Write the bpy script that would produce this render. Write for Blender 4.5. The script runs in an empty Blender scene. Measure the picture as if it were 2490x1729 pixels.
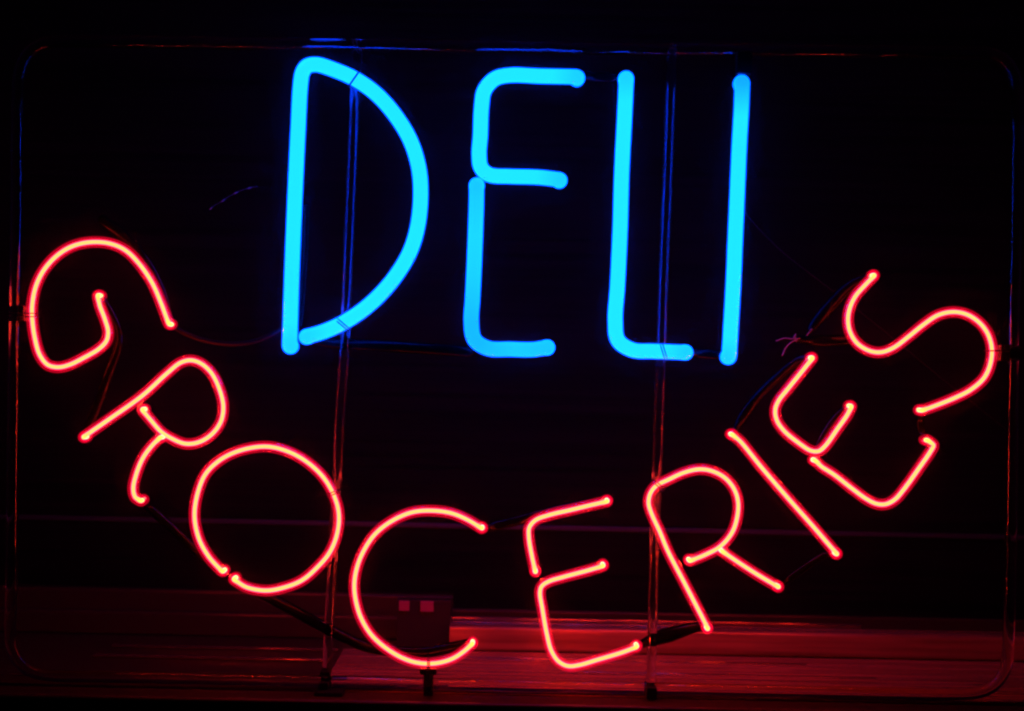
import bpy, bmesh, math, random
from mathutils import Vector, Matrix, Quaternion

random.seed(7)
scene = bpy.context.scene
COL = scene.collection

# ---------------------------------------------------------------- camera
S = 0.0004                 # metres per photograph pixel in the plane of the sign
D = 1.40                   # camera distance from the sign
ROLL = math.radians(1.15)  # the camera was held a little tilted
CA, SA = math.cos(ROLL), math.sin(ROLL)
ZC = 1.30                  # height of the camera
cam_d = bpy.data.cameras.new('camera')
cam_d.sensor_width = 36.0
cam_d.lens = 36.0 * D / (2490 * S)
cam_d.clip_start = 0.05
cam_d.clip_end = 60
cam = bpy.data.objects.new('camera', cam_d)
COL.objects.link(cam)
cam.matrix_world = Matrix(((CA, -SA, 0, 0), (0, 0, -1, -D), (SA, CA, 0, ZC), (0, 0, 0, 1)))
cam_d.dof.use_dof = True
cam_d.dof.focus_distance = D
cam_d.dof.aperture_fstop = 4.0
scene.camera = cam

# ---------------------------------------------------------------- world, exposure
world = bpy.data.worlds.new('World')
scene.world = world
world.use_nodes = True
world.node_tree.nodes['Background'].inputs[0].default_value = (0.02, 0.02, 0.03, 1)
world.node_tree.nodes['Background'].inputs[1].default_value = 0.003
scene.view_settings.view_transform = 'Standard'
scene.view_settings.look = 'None'
scene.view_settings.exposure = 0.0
scene.view_settings.gamma = 1.0
cy = scene.cycles
cy.use_denoising = True
cy.max_bounces = 10
cy.transparent_max_bounces = 32
cy.transmission_bounces = 8
cy.glossy_bounces = 4
cy.diffuse_bounces = 2
cy.volume_bounces = 1
cy.caustics_reflective = False
cy.caustics_refractive = False
cy.sample_clamp_indirect = 4.0
cy.pixel_filter_type = 'BLACKMAN_HARRIS'
cy.filter_width = 2.3
cy.use_adaptive_sampling = True
cy.adaptive_threshold = 0.02

# ---------------------------------------------------------------- helpers
def P(px, py, y=0.0):
    """a point of the sign, traced in the sign's own plane (y = depth behind the letters)"""
    k = S * (D + y) / D
    u, v = (px - 1245) * k, -(py - 864.5) * k
    return Vector((u * CA - v * SA, y, u * SA + v * CA + ZC))

def link(name, me, mat, parent=None):
    o = bpy.data.objects.new(name, me)
    COL.objects.link(o)
    if mat:
        me.materials.append(mat)
    if parent:
        o.parent = parent
    return o

def tag(o, label=None, cat=None, group=None, kind=None):
    if label: o['label'] = label
    if cat: o['category'] = cat
    if group: o['group'] = group
    if kind: o['kind'] = kind
    return o

def catmull(pts, step):
    """smooth 3D polyline through pts, resampled about every step"""
    n = len(pts)
    out = []
    for i in range(n - 1):
        p0 = pts[i - 1] if i > 0 else pts[i] * 2 - pts[i + 1]
        p1, p2 = pts[i], pts[i + 1]
        p3 = pts[i + 2] if i + 2 < n else pts[i + 1] * 2 - pts[i]
        # centripetal parametrisation
        t1 = max((p1 - p0).length, 1e-7) ** .5
        t2 = t1 + max((p2 - p1).length, 1e-7) ** .5
        t3 = t2 + max((p3 - p2).length, 1e-7) ** .5
        m = max(2, int((p2 - p1).length / step) + 1)
        for j in range(m):
            t = t1 + (t2 - t1) * j / m
            a1 = p0 * ((t1 - t) / t1) + p1 * (t / t1)
            a2 = p1 * ((t2 - t) / (t2 - t1)) + p2 * ((t - t1) / (t2 - t1))
            a3 = p2 * ((t3 - t) / (t3 - t2)) + p3 * ((t - t2) / (t3 - t2))
            b1 = a1 * ((t2 - t) / t2) + a2 * (t / t2)
            b2 = a2 * ((t3 - t) / (t3 - t1)) + a3 * ((t - t1) / (t3 - t1))
            out.append(b1 * ((t2 - t) / (t2 - t1)) + b2 * ((t - t1) / (t2 - t1)))
    out.append(pts[-1].copy())
    return out

def tube_mesh(name, path, radius, sides=16, closed=False, cap=True, glow=None):
    """sweep a circle along path; radius is a number or a function of (length fraction, metres from start, metres to end)"""
    n = len(path)
    lens = [0.0]
    for i in range(1, n):
        lens.append(lens[-1] + (path[i] - path[i - 1]).length)
    L = lens[-1]
    tans = []
    for i in range(n):
        if closed:
            t = path[(i + 1) % n] - path[i - 1]
        else:
            t = path[min(i + 1, n - 1)] - path[max(i - 1, 0)]
        tans.append(t.normalized())
    up = Vector((0, 1, 0)) if abs(tans[0].y) < .9 else Vector((1, 0, 0))
    nrm = (up - tans[0] * up.dot(tans[0])).normalized()
    verts, faces, gl = [], [], []
    rf = radius if callable(radius) else (lambda f, a, b: radius)
    def ring(c, t, nn, r, g):
        bb = t.cross(nn)
        for k in range(sides):
            a = 2 * math.pi * k / sides
            verts.append(c + nn * (math.cos(a) * r) + bb * (math.sin(a) * r))
            gl.append(g)
    gf = glow if glow else (lambda f, a, b: 1.0)
    rings = 0
    if not closed and cap:
        r0 = rf(0, 0, L)
        for q in (0.15, 0.45, 0.8):
            ring(path[0] - tans[0] * (r0 * math.sqrt(1 - q * q)), tans[0], nrm, r0 * q, gf(0, 0, L)); rings += 1
    for i in range(n):
        if i > 0:
            q = tans[i - 1].rotation_difference(tans[i])
            nrm = (q @ nrm)
            nrm = (nrm - tans[i] * nrm.dot(tans[i])).normalized()
        ring(path[i], tans[i], nrm, rf(lens[i] / L, lens[i], L - lens[i]), gf(lens[i] / L, lens[i], L - lens[i])); rings += 1
    if not closed and cap:
        r1 = rf(1, L, 0)
        for q in (0.8, 0.45, 0.15):
            ring(path[-1] + tans[-1] * (r1 * math.sqrt(1 - q * q)), tans[-1], nrm, r1 * q, gf(1, L, 0)); rings += 1
    for i in range(rings if closed else rings - 1):
        a, b = i * sides, ((i + 1) % rings) * sides
        for k in range(sides):
            k2 = (k + 1) % sides
            faces.append((a + k, a + k2, b + k2, b + k))
    if not closed:
        faces.append(tuple(range(sides - 1, -1, -1)))
        faces.append(tuple(range((rings - 1) * sides, rings * sides)))
    me = bpy.data.meshes.new(name)
    me.from_pydata([tuple(v) for v in verts], [], faces)
    bm = bmesh.new(); bm.from_mesh(me)
    bmesh.ops.recalc_face_normals(bm, faces=bm.faces)
    bm.to_mesh(me); bm.free()
    for p in me.polygons: p.use_smooth = True
    at = me.attributes.new('glow', 'FLOAT', 'POINT')
    at.data.foreach_set('value', gl)
    return me

def box_mesh(name, x0, x1, y0, y1, z0, z1, bev=0.0, seg=2):
    bm = bmesh.new()
    bmesh.ops.create_cube(bm, size=1)
    for v in bm.verts:
        v.co = Vector(((x0 + x1) / 2 + v.co.x * (x1 - x0), (y0 + y1) / 2 + v.co.y * (y1 - y0), (z0 + z1) / 2 + v.co.z * (z1 - z0)))
    if bev:
        bmesh.ops.bevel(bm, geom=bm.edges[:], offset=bev, segments=seg, affect='EDGES', profile=.6)
    me = bpy.data.meshes.new(name); bm.to_mesh(me); bm.free()
    return me

# ---------------------------------------------------------------- materials
def new_mat(name):
    m = bpy.data.materials.new(name); m.use_nodes = True
    nt = m.node_tree; nt.nodes.clear()
    return m, nt, nt.nodes.new('ShaderNodeOutputMaterial')

def principled(name, base, rough, metal=0.0, spec=.5, trans=0.0, ior=1.45, coat=0.0):
    m, nt, out = new_mat(name)
    b = nt.nodes.new('ShaderNodeBsdfPrincipled')
    b.inputs['Base Color'].default_value = (*base, 1)
    b.inputs['Roughness'].default_value = rough
    b.inputs['Metallic'].default_value = metal
    b.inputs['Specular IOR Level'].default_value = spec
    b.inputs['Transmission Weight'].default_value = trans
    b.inputs['IOR'].default_value = ior
    b.inputs['Coat Weight'].default_value = coat
    nt.links.new(b.outputs[0], out.inputs[0])
    return m, nt, b

def emitter(name, color):
    """the glowing gas or phosphor: radiance colour scaled by the discharge strength stored on the mesh"""
    m, nt, out = new_mat(name)
    e = nt.nodes.new('ShaderNodeEmission')
    e.inputs[0].default_value = (*color, 1)
    a = nt.nodes.new('ShaderNodeAttribute'); a.attribute_name = 'glow'
    nt.links.new(a.outputs['Fac'], e.inputs[1])
    nt.links.new(e.outputs[0], out.inputs[0])
    return m

def thin_glass(name, vol_color, vol_strength, rough=.03):
    """clear glass wall: passes the light, mirrors a little at grazing angles; faint glow of gas inside"""
    m, nt, out = new_mat(name)
    tr = nt.nodes.new('ShaderNodeBsdfTransparent')
    gl = nt.nodes.new('ShaderNodeBsdfGlossy'); gl.inputs['Roughness'].default_value = rough
    fr = nt.nodes.new('ShaderNodeFresnel'); fr.inputs[0].default_value = 1.47
    ge = nt.nodes.new('ShaderNodeNewGeometry')
    inv = nt.nodes.new('ShaderNodeMath'); inv.operation = 'SUBTRACT'; inv.inputs[0].default_value = 1
    mu = nt.nodes.new('ShaderNodeMath'); mu.operation = 'MULTIPLY'
    mx = nt.nodes.new('ShaderNodeMixShader')
    L = nt.links.new
    L(ge.outputs['Backfacing'], inv.inputs[1]); L(inv.outputs[0], mu.inputs[0]); L(fr.outputs[0], mu.inputs[1])
    L(mu.outputs[0], mx.inputs[0]); L(tr.outputs[0], mx.inputs[1]); L(gl.outputs[0], mx.inputs[2])
    L(mx.outputs[0], out.inputs[0])
    if vol_strength > 0:
        e = nt.nodes.new('ShaderNodeEmission')
        e.inputs[0].default_value = (*vol_color, 1); e.inputs[1].default_value = vol_strength
        L(e.outputs[0], out.inputs['Volume'])
    return m

BLUE_CORE = emitter('blue_phosphor', (0.014, 0.80, 18.0))
RED_CORE = emitter('red_discharge', (24.0, 0.80, 0.06))
# volume glow: radiance gained per metre inside the tube
RED_SLEEVE = thin_glass('red_tube_glass', (1.0, 0.0, 0.028), 66.0)
PINK_SHEATH, _nt, _out = new_mat('gas_sheath')
_e = _nt.nodes.new('ShaderNodeEmission'); _e.inputs[0].default_value = (1.0, 0.04, 0.14, 1); _e.inputs[1].default_value = 900.0
_nt.links.new(_e.outputs[0], _out.inputs['Volume'])
BLUE_SLEEVE = thin_glass('blue_tube_glass', (0.0, 0.10, 1.0), 380.0)

FRAME, _, _ = principled('clear_glass_frame', (0.95, 0.97, 1.0), .045, trans=1.0, ior=1.49)
ROD, rnt, rb = principled('clear_acrylic_rod', (0.95, 0.97, 1.0), .13, trans=1.0, ior=1.49)
BLACK_TUBE, bnt, bb = principled('blackout_paint_on_glass', (0.002, 0.002, 0.002), .05, spec=.10)
RUBBER, _, _ = principled('black_rubber', (0.004, 0.004, 0.004), .5, spec=.2)
WIRE, _, _ = principled('tarnished_tie_wire', (0.02, 0.015, 0.012), .45)
THREAD, _, _ = principled('electrode_wire', (0.14, 0.1, 0.09), .5)
CORD, _, _ = principled('dark_cord', (0.008, 0.005, 0.005), .4, spec=.2)
CLIP, _, _ = principled('clear_plastic_clip', (0.12, 0.07, 0.08), .25, trans=.5, ior=1.49)
BLACKPLASTIC, _, _ = principled('black_plastic', (0.005, 0.005, 0.005), .3, spec=.2)
SCRAP, _, _ = principled('pale_thread', (0.12, 0.11, 0.12), .5)
BOXPLASTIC, _, _ = principled('dark_brown_plastic', (0.022, 0.012, 0.010), .4, spec=.3)
PALE, _, _ = principled('pale_button_plastic', (0.36, 0.05, 0.07), .45)

# blackout paint: slight unevenness so the highlights break up
nz = bnt.nodes.new('ShaderNodeTexNoise'); nz.inputs['Scale'].default_value = 60
bp = bnt.nodes.new('ShaderNodeBump'); bp.inputs['Strength'].default_value = .08; bp.inputs['Distance'].default_value = .002
bnt.links.new(nz.outputs[0], bp.inputs['Height']); bnt.links.new(bp.outputs[0], bb.inputs['Normal'])

# dark board behind: fine horizontal grain
WALL, wnt, wb = principled('dark_stained_board', (0.02, 0.02, 0.02), .75, spec=.05)
tc = wnt.nodes.new('ShaderNodeTexCoord'); mp = wnt.nodes.new('ShaderNodeMapping')
mp.inputs['Scale'].default_value = (3, 1, 160)
wn = wnt.nodes.new('ShaderNodeTexNoise'); wn.inputs['Scale'].default_value = 1.0; wn.inputs['Detail'].default_value = 6
cr = wnt.nodes.new('ShaderNodeValToRGB')
cr.color_ramp.elements[0].position = .3; cr.color_ramp.elements[0].color = (0.0025, 0.0016, 0.0012, 1)
cr.color_ramp.elements[1].position = .75; cr.color_ramp.elements[1].color = (0.009, 0.006, 0.0045, 1)
wbp = wnt.nodes.new('ShaderNodeBump'); wbp.inputs['Strength'].default_value = .3; wbp.inputs['Distance'].default_value = .001
for a, b in ((tc.outputs['Object'], mp.inputs[0]), (mp.outputs[0], wn.inputs['Vector']), (wn.outputs[0], cr.inputs[0]),
             (cr.outputs[0], wb.inputs['Base Color']), (wn.outputs[0], wbp.inputs['Height']), (wbp.outputs[0], wb.inputs['Normal'])):
    wnt.links.new(a, b)
LEDGE, _, _ = principled('dimmed_ledge_bronze', (0.055, 0.025, 0.012), .32, metal=.4)  # bronze darkened in colour to imitate light falling off along the ledge
TRIM, _, _ = principled('bare_metal_trim', (0.5, 0.28, 0.16), .16, metal=.9)
SASH, _, _ = principled('dimmed_sash_bronze', (0.075, 0.035, 0.016), .22, metal=.4)  # darker colour stands in for weaker light on the far sash rails
RAIL, _, _ = principled('rail_paint', (0.03, 0.024, 0.024), .5)

# painted aluminium of the window track: satin, drawn along its length, scuffed
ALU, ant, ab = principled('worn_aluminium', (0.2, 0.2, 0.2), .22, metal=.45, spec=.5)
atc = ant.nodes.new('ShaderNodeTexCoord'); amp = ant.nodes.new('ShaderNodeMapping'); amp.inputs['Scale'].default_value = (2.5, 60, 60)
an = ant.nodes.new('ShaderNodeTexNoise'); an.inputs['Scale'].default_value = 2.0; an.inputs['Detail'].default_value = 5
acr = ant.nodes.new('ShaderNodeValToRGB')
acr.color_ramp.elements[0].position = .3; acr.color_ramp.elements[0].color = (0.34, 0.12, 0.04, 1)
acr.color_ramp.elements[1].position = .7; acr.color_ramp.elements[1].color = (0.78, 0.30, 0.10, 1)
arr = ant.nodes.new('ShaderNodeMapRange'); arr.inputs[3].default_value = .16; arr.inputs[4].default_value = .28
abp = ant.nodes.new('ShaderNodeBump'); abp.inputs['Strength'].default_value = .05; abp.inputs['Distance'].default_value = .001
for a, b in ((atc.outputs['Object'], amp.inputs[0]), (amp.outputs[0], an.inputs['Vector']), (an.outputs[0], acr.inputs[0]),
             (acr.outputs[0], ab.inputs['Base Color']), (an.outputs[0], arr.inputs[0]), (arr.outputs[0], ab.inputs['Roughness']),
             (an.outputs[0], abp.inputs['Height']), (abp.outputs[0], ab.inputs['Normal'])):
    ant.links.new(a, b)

# ---------------------------------------------------------------- setting: board behind, window track below
ZL = ZC - 0.335            # top of the ledge the sign stands on
YW = 0.36                  # board behind the sign
wall = link('wall', box_mesh('wall', -2.2, 2.2, YW, YW + .03, ZL - .3, ZC + 1.3), WALL); tag(wall, kind='structure')
zr = ZC - (1281 - 864.5) * S * (D + YW) / D
rail = link('seam_strip', box_mesh('seam_strip', -2.2, 2.2, YW - .004, YW - .001, zr - .0028, zr + .0028, .001), RAIL, wall)

def extrude_profile(name, prof, x0, x1):
    """closed outline in (depth, height) swept along x"""
    n = len(prof)
    vs = [(x0, y, z) for y, z in prof] + [(x1, y, z) for y, z in prof]
    fs = [(i, (i + 1) % n, n + (i + 1) % n, n + i) for i in range(n)]
    fs += [tuple(range(n - 1, -1, -1)), tuple(range(n, 2 * n))]
    me = bpy.data.meshes.new(name); me.from_pydata(vs, [], fs)
    bm = bmesh.new(); bm.from_mesh(me); bmesh.ops.recalc_face_normals(bm, faces=bm.faces)
    bm.to_mesh(me); bm.free()
    return me

def rounded(pts, r, seg=5):
    out = []
    n = len(pts)
    for i, p in enumerate(pts):
        p = Vector(p); a = Vector(pts[i - 1]) - p; b = Vector(pts[(i + 1) % n]) - p
        rr = min(r, a.length * .45, b.length * .45)
        q0, q1 = p + a.normalized() * rr, p + b.normalized() * rr
        for j in range(seg + 1):
            t = j / seg
            out.append(tuple(q0 * (1 - t) ** 2 + p * (2 * t * (1 - t)) + q1 * t * t))
    return out

ledge = link('window_sill', extrude_profile('window_sill', rounded([(-.016, ZL - .03), (-.016, ZL), (YW - .002, ZL), (YW - .002, ZL - .03)], .004), -2, 2), LEDGE)
tag(ledge, kind='structure')
fascia = link('sill_front_board', extrude_profile('sill_front_board', [(-.012, ZL - .25), (-.012, ZL - .0305), (.05, ZL - .0305), (.05, ZL - .25)], -2, 2), BLACKPLASTIC, ledge)
def track(y0, y1, h, x0=-2.0, x1=2.0, r=.003, mat=None):
    m = extrude_profile('track_ridge', rounded([(y0, ZL + .0003), (y0, ZL + h), (y1, ZL + h), (y1, ZL + .0003)], r), x0, x1)
    return link('track_ridge', m, mat or ALU, ledge)
def px_x(px, y): return P(px, 1600, y).x
track(.060, .064, .0014, r=.0007, mat=TRIM); track(.085, .088, .0012, px_x(470, .085), px_x(1150, .085), r=.0005, mat=TRIM)
track(.150, .157, .004, px_x(225, .15), px_x(806, .15), r=.0018, mat=TRIM); track(.204, .209, .004, px_x(270, .2), px_x(820, .2), r=.0015, mat=TRIM)
# lighter plate added to imitate the red light pool under the C, E and R
plate = link('light_pool_plate', extrude_profile('light_pool_plate', rounded([(.018, ZL + .0004), (.018, ZL + .0016), (.212, ZL + .0030), (.212, ZL + .0004)], .0006), px_x(806, .1), px_x(3600, .1)), ALU, ledge)
track(.118, .1205, .0032, px_x(1420, .12), px_x(2130, .12), r=.0008, mat=TRIM); track(.176, .179, .0042, px_x(1130, .18), px_x(1960, .18), r=.001, mat=TRIM)
xs = P(1097, 1480, .25).x
# lower rails of the two sliding sashes; the one behind the G, R and O stands taller and farther back
track(.226, .262, .028, x0=xs, r=.004); track(.266, .272, .032, x0=xs, x1=px_x(2090, .27), r=.002, mat=TRIM); track(.300, .312, .0345, x0=xs, mat=SASH)
track(.280, .300, .027, x1=xs - .0005, r=.003, mat=SASH); track(.312, .334, .048, x1=xs - .0005, r=.004, mat=SASH)

# ---------------------------------------------------------------- neon sign
sign = bpy.data.objects.new('neon_sign', None); COL.objects.link(sign)
tag(sign, 'lit neon window sign reading DELI in blue over GROCERIES in a red arc', 'neon sign')

YF = 0.021                 # depth of the rod frame behind the letters
RB, RR = 20.0 * S, 14.8 * S
def path3(pts, y=0.0):
    return [P(p[0], p[1], p[2] if len(p) > 2 else y) for p in pts]

def bend_back(pts, rho, tail):
    """turn both ends of a tube away from the viewer, as glass benders do"""
    def one(e, prev):
        t = (e - prev).normalized()
        b = e - t * rho
        seq = [b + t * (rho * math.sin(a)) + Vector((0, 1, 0)) * (rho * (1 - math.cos(a))) for a in (math.pi * k / 10 for k in range(6))]
        seq.append(e + Vector((0, rho + tail, 0)))
        return seq
    a = one(pts[0], pts[1]); b = one(pts[-1], pts[-2])
    return list(reversed(a)) + pts[1:-1] + b

def neon(pts, kind, label, glow=None, rho=None, tail=.010, depth=0.0):
    raw = path3(pts, depth)
    if kind == 'blue':
        R, rc = RB, 16.7 * S; rho = rho or 9 * S
    else:
        R, rc = RR, 4.0 * S; rho = rho or 8 * S
    sm = catmull(bend_back(raw, rho, tail), 5 * S)
    if kind == 'blue':
        gf = glow or (lambda f, a, b: .62 + .38 * min(1, min(a, b) / .035))
        o = link('letter_tube', tube_mesh('letter_tube', sm, R, 20), BLUE_SLEEVE, sign)
        c = link('glowing_phosphor', tube_mesh('glowing_phosphor', sm, rc, 20, glow=gf), BLUE_CORE, o)
    else:
        gf = glow or (lambda f, a, b: 1.0 + .5 * math.exp(-(max(0, min(a, b) - tail) / .004) ** 2))
        rcf = lambda f, a, b: rc * (1 + .32 * math.exp(-(max(0, min(a, b) - tail - .002) / .0035) ** 2))
        o = link('letter_tube', tube_mesh('letter_tube', sm, R, 18), RED_SLEEVE, sign)
        s = link('gas_sheath', tube_mesh('gas_sheath', sm, 6.5 * S, 14), PINK_SHEATH, o)
        c = link('glowing_gas', tube_mesh('glowing_gas', sm, rcf, 14, glow=gf), RED_CORE, o)
    o['label'] = label
    return o

def lerp_table(f, tab):
    for (a0, v0), (a1, v1) in zip(tab, tab[1:]):
        if f <= a1:
            return v0 + (v1 - v0) * (f - a0) / (a1 - a0)
    return tab[-1][1]

# --- DELI, blue
neon([(704, 842), (706, 790), (709.7, 669), (718.5, 450), (725, 313), (731, 204), (736, 176), (747, 161), (769, 157), (813, 170), (863, 192), (913, 227),
      (960, 279), (998, 342), (1018, 407), (1023, 472), (1015, 553), (995, 616), (954, 682), (898, 741), (838, 783), (788, 806), (744, 819)],
     'blue', 'blue tube bent into the letter D', glow=lambda f, a, b: .68 + .32 * min(1, min(a, b) / .035))
neon([(1404, 187), (1309, 185), (1239, 183), (1203, 192), (1178, 220), (1171, 261), (1168, 330), (1165, 376), (1170, 408), (1190, 425), (1239, 429), (1309, 431), (1361, 437)],
     'blue', 'blue tube forming the upper part of the letter E')
neon([(1159, 449), (1158.5, 490), (1154, 624), (1149, 728), (1146, 780), (1154, 826), (1187, 847), (1239, 849), (1295, 850), (1331, 845)],
     'blue', 'dimmer blue tube forming the lower part of the letter E', depth=.004, glow=lambda f, a, b: lerp_table(f, ((0, .62), (.1, .74), (.25, .84), (.4, .78), (.58, .6), (.68, .58), (.82, .74), (1, .66))))
neon([(1523, 189), (1519, 278), (1512, 417), (1508, 554), (1501.5, 694), (1496, 780), (1503, 828), (1538, 851), (1587, 854), (1668, 857)],
     'blue', 'blue tube bent into the letter L')
neon([(1805, 199), (1803, 260), (1798, 348), (1792, 487), (1789, 554), (1783, 694), (1777, 798), (1773, 868)],
     'blue', 'blue straight tube forming the letter I', glow=lambda f, a, b: .45 + .55 * min(1, max(0, a - .012) / .035) if a < b else .6 + .4 * min(1, b / .03))

# --- GROCERIES, red
neon([(237, 718), (243, 744), (255, 776), (263, 807), (258.5, 829), (241, 848), (204, 870), (169, 887), (141, 893), (116, 887), (97, 863.5), (85, 823),
      (78, 769.5), (79, 735), (88, 694), (106.5, 657), (138, 622), (175.5, 599), (219, 589), (266, 592), (304, 608), (338, 641), (370, 688), (392, 738), (410.5, 788)],
     'red', 'red tube bent into the letter G')
neon([(202, 1063.6), (266, 1019), (345, 963), (407, 907), (439, 882), (464, 876), (489, 884), (514, 907), (533, 945), (543, 988), (537, 1025), (514, 1057),
      (482.6, 1075.5), (451, 1079), (417, 1066), (392, 1050), (367, 1022), (345, 996)],
     'red', 'red tube forming stem and bowl of the R beside the letter G')
neon([(389, 1064), (370, 1083), (348, 1113), (332, 1151), (324, 1188), (329, 1209), (341, 1218)], 'red', 'short curved red tube forming the leg of the R beside the letter G', depth=.003)
neon([(540.6, 1390), (508, 1354), (484, 1310.5), (473, 1254), (481, 1198), (501, 1151), (539, 1116), (589, 1094), (650, 1086), (703, 1099), (750, 1126),
      (788, 1163), (813, 1207), (824, 1251), (819, 1301), (800.5, 1345), (772, 1379), (736, 1410), (696, 1427), (648, 1436), (600, 1428), (568, 1409)],
     'red', 'red tube bent into the round letter O')
neon([(1172, 1285), (1139, 1265), (1098, 1248), (1048, 1241.6), (1001, 1246), (951, 1268), (910, 1301), (880, 1348), (866, 1388), (861.5, 1424), (866, 1464),
      (878.5, 1503.6), (902.5, 1543), (936, 1574), (979, 1600), (1018, 1612), (1058, 1613), (1098, 1602.5), (1126, 1585.5), (1148.5, 1566)],
     'red', 'red tube bent into the letter C')
neon([(1477, 1219), (1438, 1228), (1388, 1240), (1335, 1252.5), (1302, 1265), (1287, 1283), (1286, 1307), (1292, 1345), (1302, 1391)],
     'red', 'red tube forming the upper part of the E beside the letter C')
neon([(1467, 1376), (1426, 1388), (1370, 1403), (1333, 1414.5), (1317, 1426), (1313, 1441), (1319, 1481), (1330, 1543), (1341, 1583), (1358, 1608),
      (1381, 1619.5), (1409, 1617), (1454, 1604), (1511, 1587), (1549, 1573)],
     'red', 'red tube forming the lower part of the E beside the letter C')
neon([(1721.6, 1530), (1714.6, 1515), (1666.5, 1421.6), (1624, 1339.6), (1604, 1292), (1584, 1248), (1577, 1223), (1581, 1201), (1595, 1182), (1626, 1166),
      (1664, 1149), (1701, 1141), (1733, 1146), (1764, 1163), (1786, 1191), (1795, 1223), (1792, 1260), (1780, 1295), (1751.5, 1329), (1717, 1348), (1678, 1364)],
     'red', 'red tube forming stem and bowl of the R beside the letter I')
neon([(1757, 1341), (1795, 1367), (1840, 1396), (1894, 1428)], 'red', 'short straight red tube forming the leg of the R beside the letter I', depth=.003)
neon([(1781, 1057), (1800, 1073), (1853, 1138), (1915, 1210), (1978, 1281), (2022, 1332), (2036, 1348)], 'red', 'straight red tube forming the letter I of the red word')
neon([(1976.5, 870), (1947, 907), (1913, 949), (1893, 975), (1885, 997), (1889, 1022), (1906, 1047), (1940, 1075.5), (1972, 1096), (1990.6, 1097), (2006, 1085),
      (2037.6, 1041), (2059.5, 1010), (2071, 988)], 'red', 'red tube forming the upper part of the E beside the letter S')
neon([(1983, 1120), (1997, 1134), (2028, 1154), (2072, 1188), (2106.5, 1213), (2131.6, 1225), (2153.5, 1226), (2175.5, 1215), (2197, 1191), (2235, 1138),
      (2263, 1097), (2270, 1082), (2257, 1071)], 'red', 'red tube forming the lower part of the E beside the letter S', depth=.003)
neon([(2127, 669), (2103, 694), (2081, 719), (2067, 747.6), (2062, 776), (2067, 807), (2084.6, 835), (2113, 852.6), (2141, 856.6), (2172, 846), (2210, 818),
      (2247.5, 788), (2282, 766), (2319.6, 758.5), (2354, 766), (2385, 788), (2404, 816.5), (2412, 851), (2407, 888.6), (2392, 920), (2360, 948), (2323, 967),
      (2276, 986), (2243, 998)], 'red', 'red tube bent into the letter S')

# --- blacked-out lengths of tube that carry the current from letter to letter
def dark(pts, r, name='blackout_tube', y=.024, mat=None, sides=14):
    rr = [p[3] if len(p) > 3 else r for p in pts]
    pp = [P(p[0], p[1], p[2] if len(p) > 2 and p[2] is not None else y) for p in pts]
    sm = catmull(pp, 6 * S)
    m = len(rr) - 1
    def rf(f, a, b):
        q = f * m; i = min(int(q), m - 1); t = q - i
        return (rr[i] * (1 - t) + rr[i + 1] * t) * S
    return link(name, tube_mesh(name, sm, rf, sides), mat or BLACK_TUBE, sign)

dark([(748, 818, .016), (790, 832), (950, 842), (1080, 851), (1140, 856)], 14.5)
dark([(1408, 187, .016), (1440, 188), (1490, 189), (1520, 190, .016)], 14)
dark([(1666, 857, .016), (1700, 860), (1740, 863), (1770, 866, .016)], 13)
dark([(744, 505, .034), (741, 600, .034), (735, 690, .034), (727, 790, .03)], 12)
dark([(240, 720, .014), (262, 750, .02), (287, 806), (287, 842), (262, 915), (240, 980), (210, 1056, .016)], 13)
dark([(252, 536, .03), (305, 580, .03), (360, 645, .03), (398, 725, .03), (414, 786, .016)], 15)
dark([(341, 1218, .012), (362, 1234), (425, 1290), (485, 1345), (538, 1388, .016)], 12)
dark([(570, 1411, .016), (640, 1444), (720, 1488), (810, 1536), (890, 1572), (960, 1583), (1030, 1586), (1090, 1576), (1147, 1565, .016)], 14)
dark([(1174, 1284, .016), (1200, 1279), (1250, 1268), (1330, 1246), (1400, 1230), (1475, 1218, .016)], 12.5)
dark([(1550, 1571, .014, 9), (1566, 1564, .022, 12), (1584, 1556, .026, 18), (1606, 1550, .026, 19), (1650, 1537, .024, 16), (1700, 1524, .022, 13), (1720, 1526, .016, 10)], 16)
dark([(1894, 1425, .014), (1915, 1410), (1960, 1378), (2005, 1350), (2034, 1346, .016)], 9)
dark([(1783, 1056, .014), (1798, 1025), (1836, 972), (1888, 920), (1945, 876), (1975, 868, .016)], 13)
dark([(1984, 1100, .016), (2003, 1060), (2030, 1020), (2066, 985, .016)], 12)
dark([(1974, 797, .026, 12), (1990, 776, .026, 17), (2030, 732, .026, 17), (2070, 694, .024, 14), (2124, 670, .014, 10)], 15, 'electrode_boot')
dark([(1938, 824, .028, 8), (1956, 826, .028, 14), (2000, 829, .028, 16), (2055, 827, .026, 14), (2090, 826, .02, 11)], 14, 'electrode_boot')
dark([(2243, 1000, .012), (2238, 1022, .02), (2242, 1052, .02), (2256, 1070, .012)], 11)

# loose ends of wire at the electrode
for w in ([(1944, 823), (1925, 824), (1908, 822), (1888, 829)], [(1940, 826), (1926, 831), (1912, 844), (1902, 864)],
          [(1936, 828), (1933, 818), (1936, 812), (1930, 820), (1937, 830)], [(1974, 800), (1968, 808), (1962, 815)]):
    dark(w, 1.5, 'loose_wire', .022, THREAD, 6)
# cord from the G over to the D
dark([(416, 790, .03), (445, 808, .03), (490, 826, .03), (550, 836, .03), (610, 832, .03), (660, 814, .03), (700, 790, .034)], 6, 'lead_cord', .03, CORD, 10)

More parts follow.
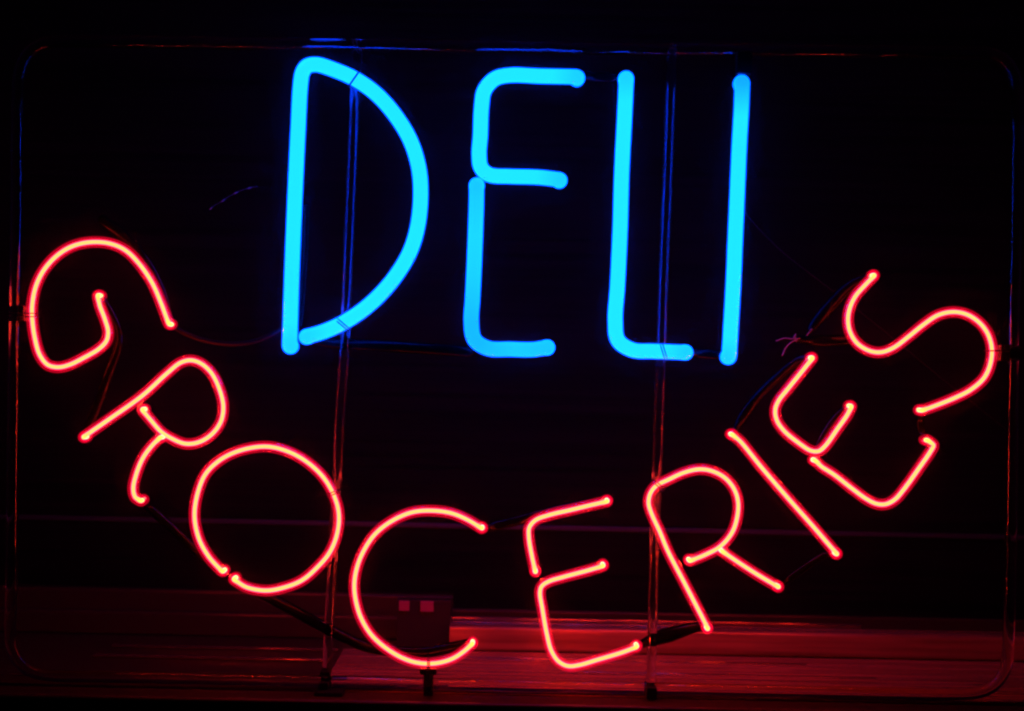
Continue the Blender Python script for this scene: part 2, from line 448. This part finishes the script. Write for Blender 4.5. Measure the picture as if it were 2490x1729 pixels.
# --- frame of clear rod with rounded corners
def corner(p0, c, p1, n=6):
    return [(p0[0] * (1 - t) ** 2 + c[0] * 2 * t * (1 - t) + p1[0] * t * t, p0[1] * (1 - t) ** 2 + c[1] * 2 * t * (1 - t) + p1[1] * t * t)
            for t in (k / n for k in range(n + 1))]
fr = corner((44, 212), (47, 103), (140, 102)) + [(700, 106.5), (1245, 114), (1320, 115), (1333, 112.5), (1346, 115.5), (1790, 121), (2330, 127)]
fr += corner((2385, 128), (2470, 130), (2472, 225)) + [(2470, 560), (2464, 813), (2460, 1200), (2457, 1400)]
fr += corner((2451, 1580), (2450, 1686), (2350, 1688)) + [(1900, 1680), (1500, 1671.5), (1000, 1661), (280, 1646)]
fr += corner((130, 1643), (28, 1640), (26, 1545)) + [(28, 1400), (34, 930), (40, 560)]
fpts = [P(a, b, YF) for a, b in fr]
loop = catmull([fpts[-1]] + fpts + [fpts[0], fpts[1]], 12 * S)
# drop the helper spans at both ends of the closed loop
i0 = min(range(40), key=lambda i: (loop[i] - fpts[0]).length)
i1 = max(i for i in range(len(loop)) if (loop[i] - fpts[0]).length < 1e-5)
loop = loop[i0:i1]
link('rod_frame', tube_mesh('rod_frame', loop, 14.5 * S, 20, closed=True), FRAME, sign)

def rod(pts):
    sm = catmull([P(a, b, YF) for a, b in pts], 14 * S)
    return link('support_rod', tube_mesh('support_rod', sm, 12 * S, 20), ROD, sign)
rod([(869, 124), (865, 200), (852, 500), (837, 850), (826, 1020), (808, 1380), (794, 1640)])
rod([(1634, 128), (1631, 200), (1622, 450), (1612, 700), (1606, 900), (1599, 1100), (1591, 1350), (1583, 1662)])

# --- tie wires, clips and feet
def ring_tie(cx, cy, ang, rx, y0, y1, r=1.1, off=0.0):
    """a loop of wire round tube and rod: cx,cy centre, ang direction of the visible strand in the picture plane"""
    ca, sa = math.cos(ang), math.sin(ang)
    pts = []
    for k in range(20):
        a = 2 * math.pi * k / 20
        w = rx * math.cos(a)
        yy = (y0 + y1) / 2 - (y1 - y0) / 2 * math.sin(a)
        pts.append(P(cx + ca * w - sa * off, cy + sa * w + ca * off, yy))
    return link('tie_wire', tube_mesh('tie_wire', pts, r * S, 6, closed=True), WIRE, sign)
ring_tie(861, 191, math.radians(125), 21.5, -RB - .0008, YF + .007, 2.6)
for o_ in (-3, 3): ring_tie(832, 788, math.radians(40), 23, -RB - .0008, YF + .007, 1.6, o_)
for o_ in (-3, 3): ring_tie(1614, 855, math.radians(72), 22, -RB - .0008, YF + .007, 1.6, o_)
for o_ in (-3, 3): ring_tie(811, 1199, math.radians(-24), 17, -RR - .0008, YF + .007, 1.5, o_)
for o_ in (-3, 3): ring_tie(1602, 1180, math.radians(40), 17, -RR - .0008, YF + .007, 1.5, o_)
for o_ in (-4, 4): ring_tie(60, 766, 0, 36, -RR - .0008, YF + .007, 1.5, o_)
ring_tie(2436, 853, 0, 42, -RR - .0008, YF + .007, 2.0)
for o_ in (-2, 2): ring_tie(1042, 1637, math.radians(90), 42, -RR - .0008, YF + .007, 1.6, o_)
for (x_, y_, a_) in ((867, 112, 62), (1640, 121, 62)):
    for o_ in (-3, 4): ring_tie(x_, y_, math.radians(a_), 17, YF - .0072, YF + .0072, 1.0, o_)

def pblock(name, x0, x1, y0, y1, d0, d1, mat, bev=.0008):
    c = P((x0 + x1) / 2, (y0 + y1) / 2, (d0 + d1) / 2)
    w, h = (x1 - x0) * S / 2, (y1 - y0) * S / 2
    me = box_mesh(name, -w, w, -(d1 - d0) / 2, (d1 - d0) / 2, -h, h, bev)
    o = link(name, me, mat, sign)
    o.location = c
    return o
pblock('tube_clip', 51, 67, 743, 781, -.003, .019, CLIP)
pblock('tube_clip', 2424, 2446, 838, 878, -.003, .019, CLIP)
pblock('clip_band', 2448, 2480, 843, 874, .012, .0290, BLACKPLASTIC)
pblock('tube_clip', 1021, 1063, 1622, 1638, -.004, .010, CLIP)
pblock('clip_post', 1030, 1054, 1638, 1690, .000, .012, CLIP)
pblock('tube_clip', 1790, 1826, 128, 182, .004, .018, BLACKPLASTIC)
pblock('rod_collar', 781, 805, 1628, 1638, .010, .032, RUBBER)
pblock('rod_collar', 780, 803, 1652, 1666, .005, .036, RUBBER)
ft = pblock('foot_pad', 768, 840, 1671, 1699, -.002, .042, RUBBER, .004)
pblock('rod_collar', 1569, 1594, 1664, 1692, .005, .036, RUBBER)

# ---------------------------------------------------------------- other things
# switch box standing on the track behind the sign
YB = .240
kb = S * (D + YB) / D
box = bpy.data.objects.new('switch_box', None); COL.objects.link(box)
box.location = (P(1032, 1500, YB).x, YB, ZL + .0004)
tag(box, 'small dark switch box with two pale square buttons on the window track', 'switch box')
zt = P(1032, 1459, YB).z - box.location.z
def bpart(name, x0, x1, z0, z1, d0, d1, mat):
    return link(name, box_mesh(name, x0 * kb, x1 * kb, d0, d1, z0, z1, .0008), mat, box)
bpart('housing', -67, 64, 0, zt, 0, .014, BOXPLASTIC)
bpart('button', -62, -37, zt - .0125, zt - .0012, -.003, -.0002, PALE)
bpart('button', -10, 22, zt - .0130, zt - .0008, -.003, -.0002, PALE)

# thin slack wire running down behind the red letters
sm = catmull([P(1812, 518, .12), P(1850, 562, .12), P(1905, 614, .12), P(2090, 757, .12), P(2330, 952, .12), P(2470, 1062, .12)], 30 * S)
w = link('hanging_wire', tube_mesh('hanging_wire', sm, 1.2 * S, 6), CORD)
tag(w, 'thin dark wire sloping down behind the letter S', 'wire')

# scrap of thread caught between the G and the D
sm = catmull([P(x_, y_, .05) for x_, y_ in ((510, 509), (520, 500), (534, 493), (552, 481), (575, 468), (592, 461), (606, 457), (626, 453))], 5 * S)
sc = link('thread_scrap', tube_mesh('thread_scrap', sm, lambda f, a, b: (0.35 + 2.2 * max(0, math.sin(f * 23 + 1)) ** 4) * S, 6), SCRAP)
tag(sc, 'tiny pale scrap of thread hanging between the letters G and D', 'thread')

# ---------------------------------------------------------------- haze added to imitate lens bloom, the soft halo round the tubes
hz, hnt, hout = new_mat('bloom_haze')
pv = hnt.nodes.new('ShaderNodeVolumePrincipled')
pv.inputs['Color'].default_value = (0.95, 0.95, 0.95, 1)
pv.inputs['Density'].default_value = 0.0065
pv.inputs['Anisotropy'].default_value = 0.992
hnt.links.new(pv.outputs[0], hout.inputs['Volume'])
haze = link('haze', box_mesh('haze', -2.6, 2.6, -D - .4, YW + .3, ZL - 1.3, ZC + 1.6), hz)
tag(haze, 'faint haze added for the lens bloom around the glowing tubes', kind='stuff')
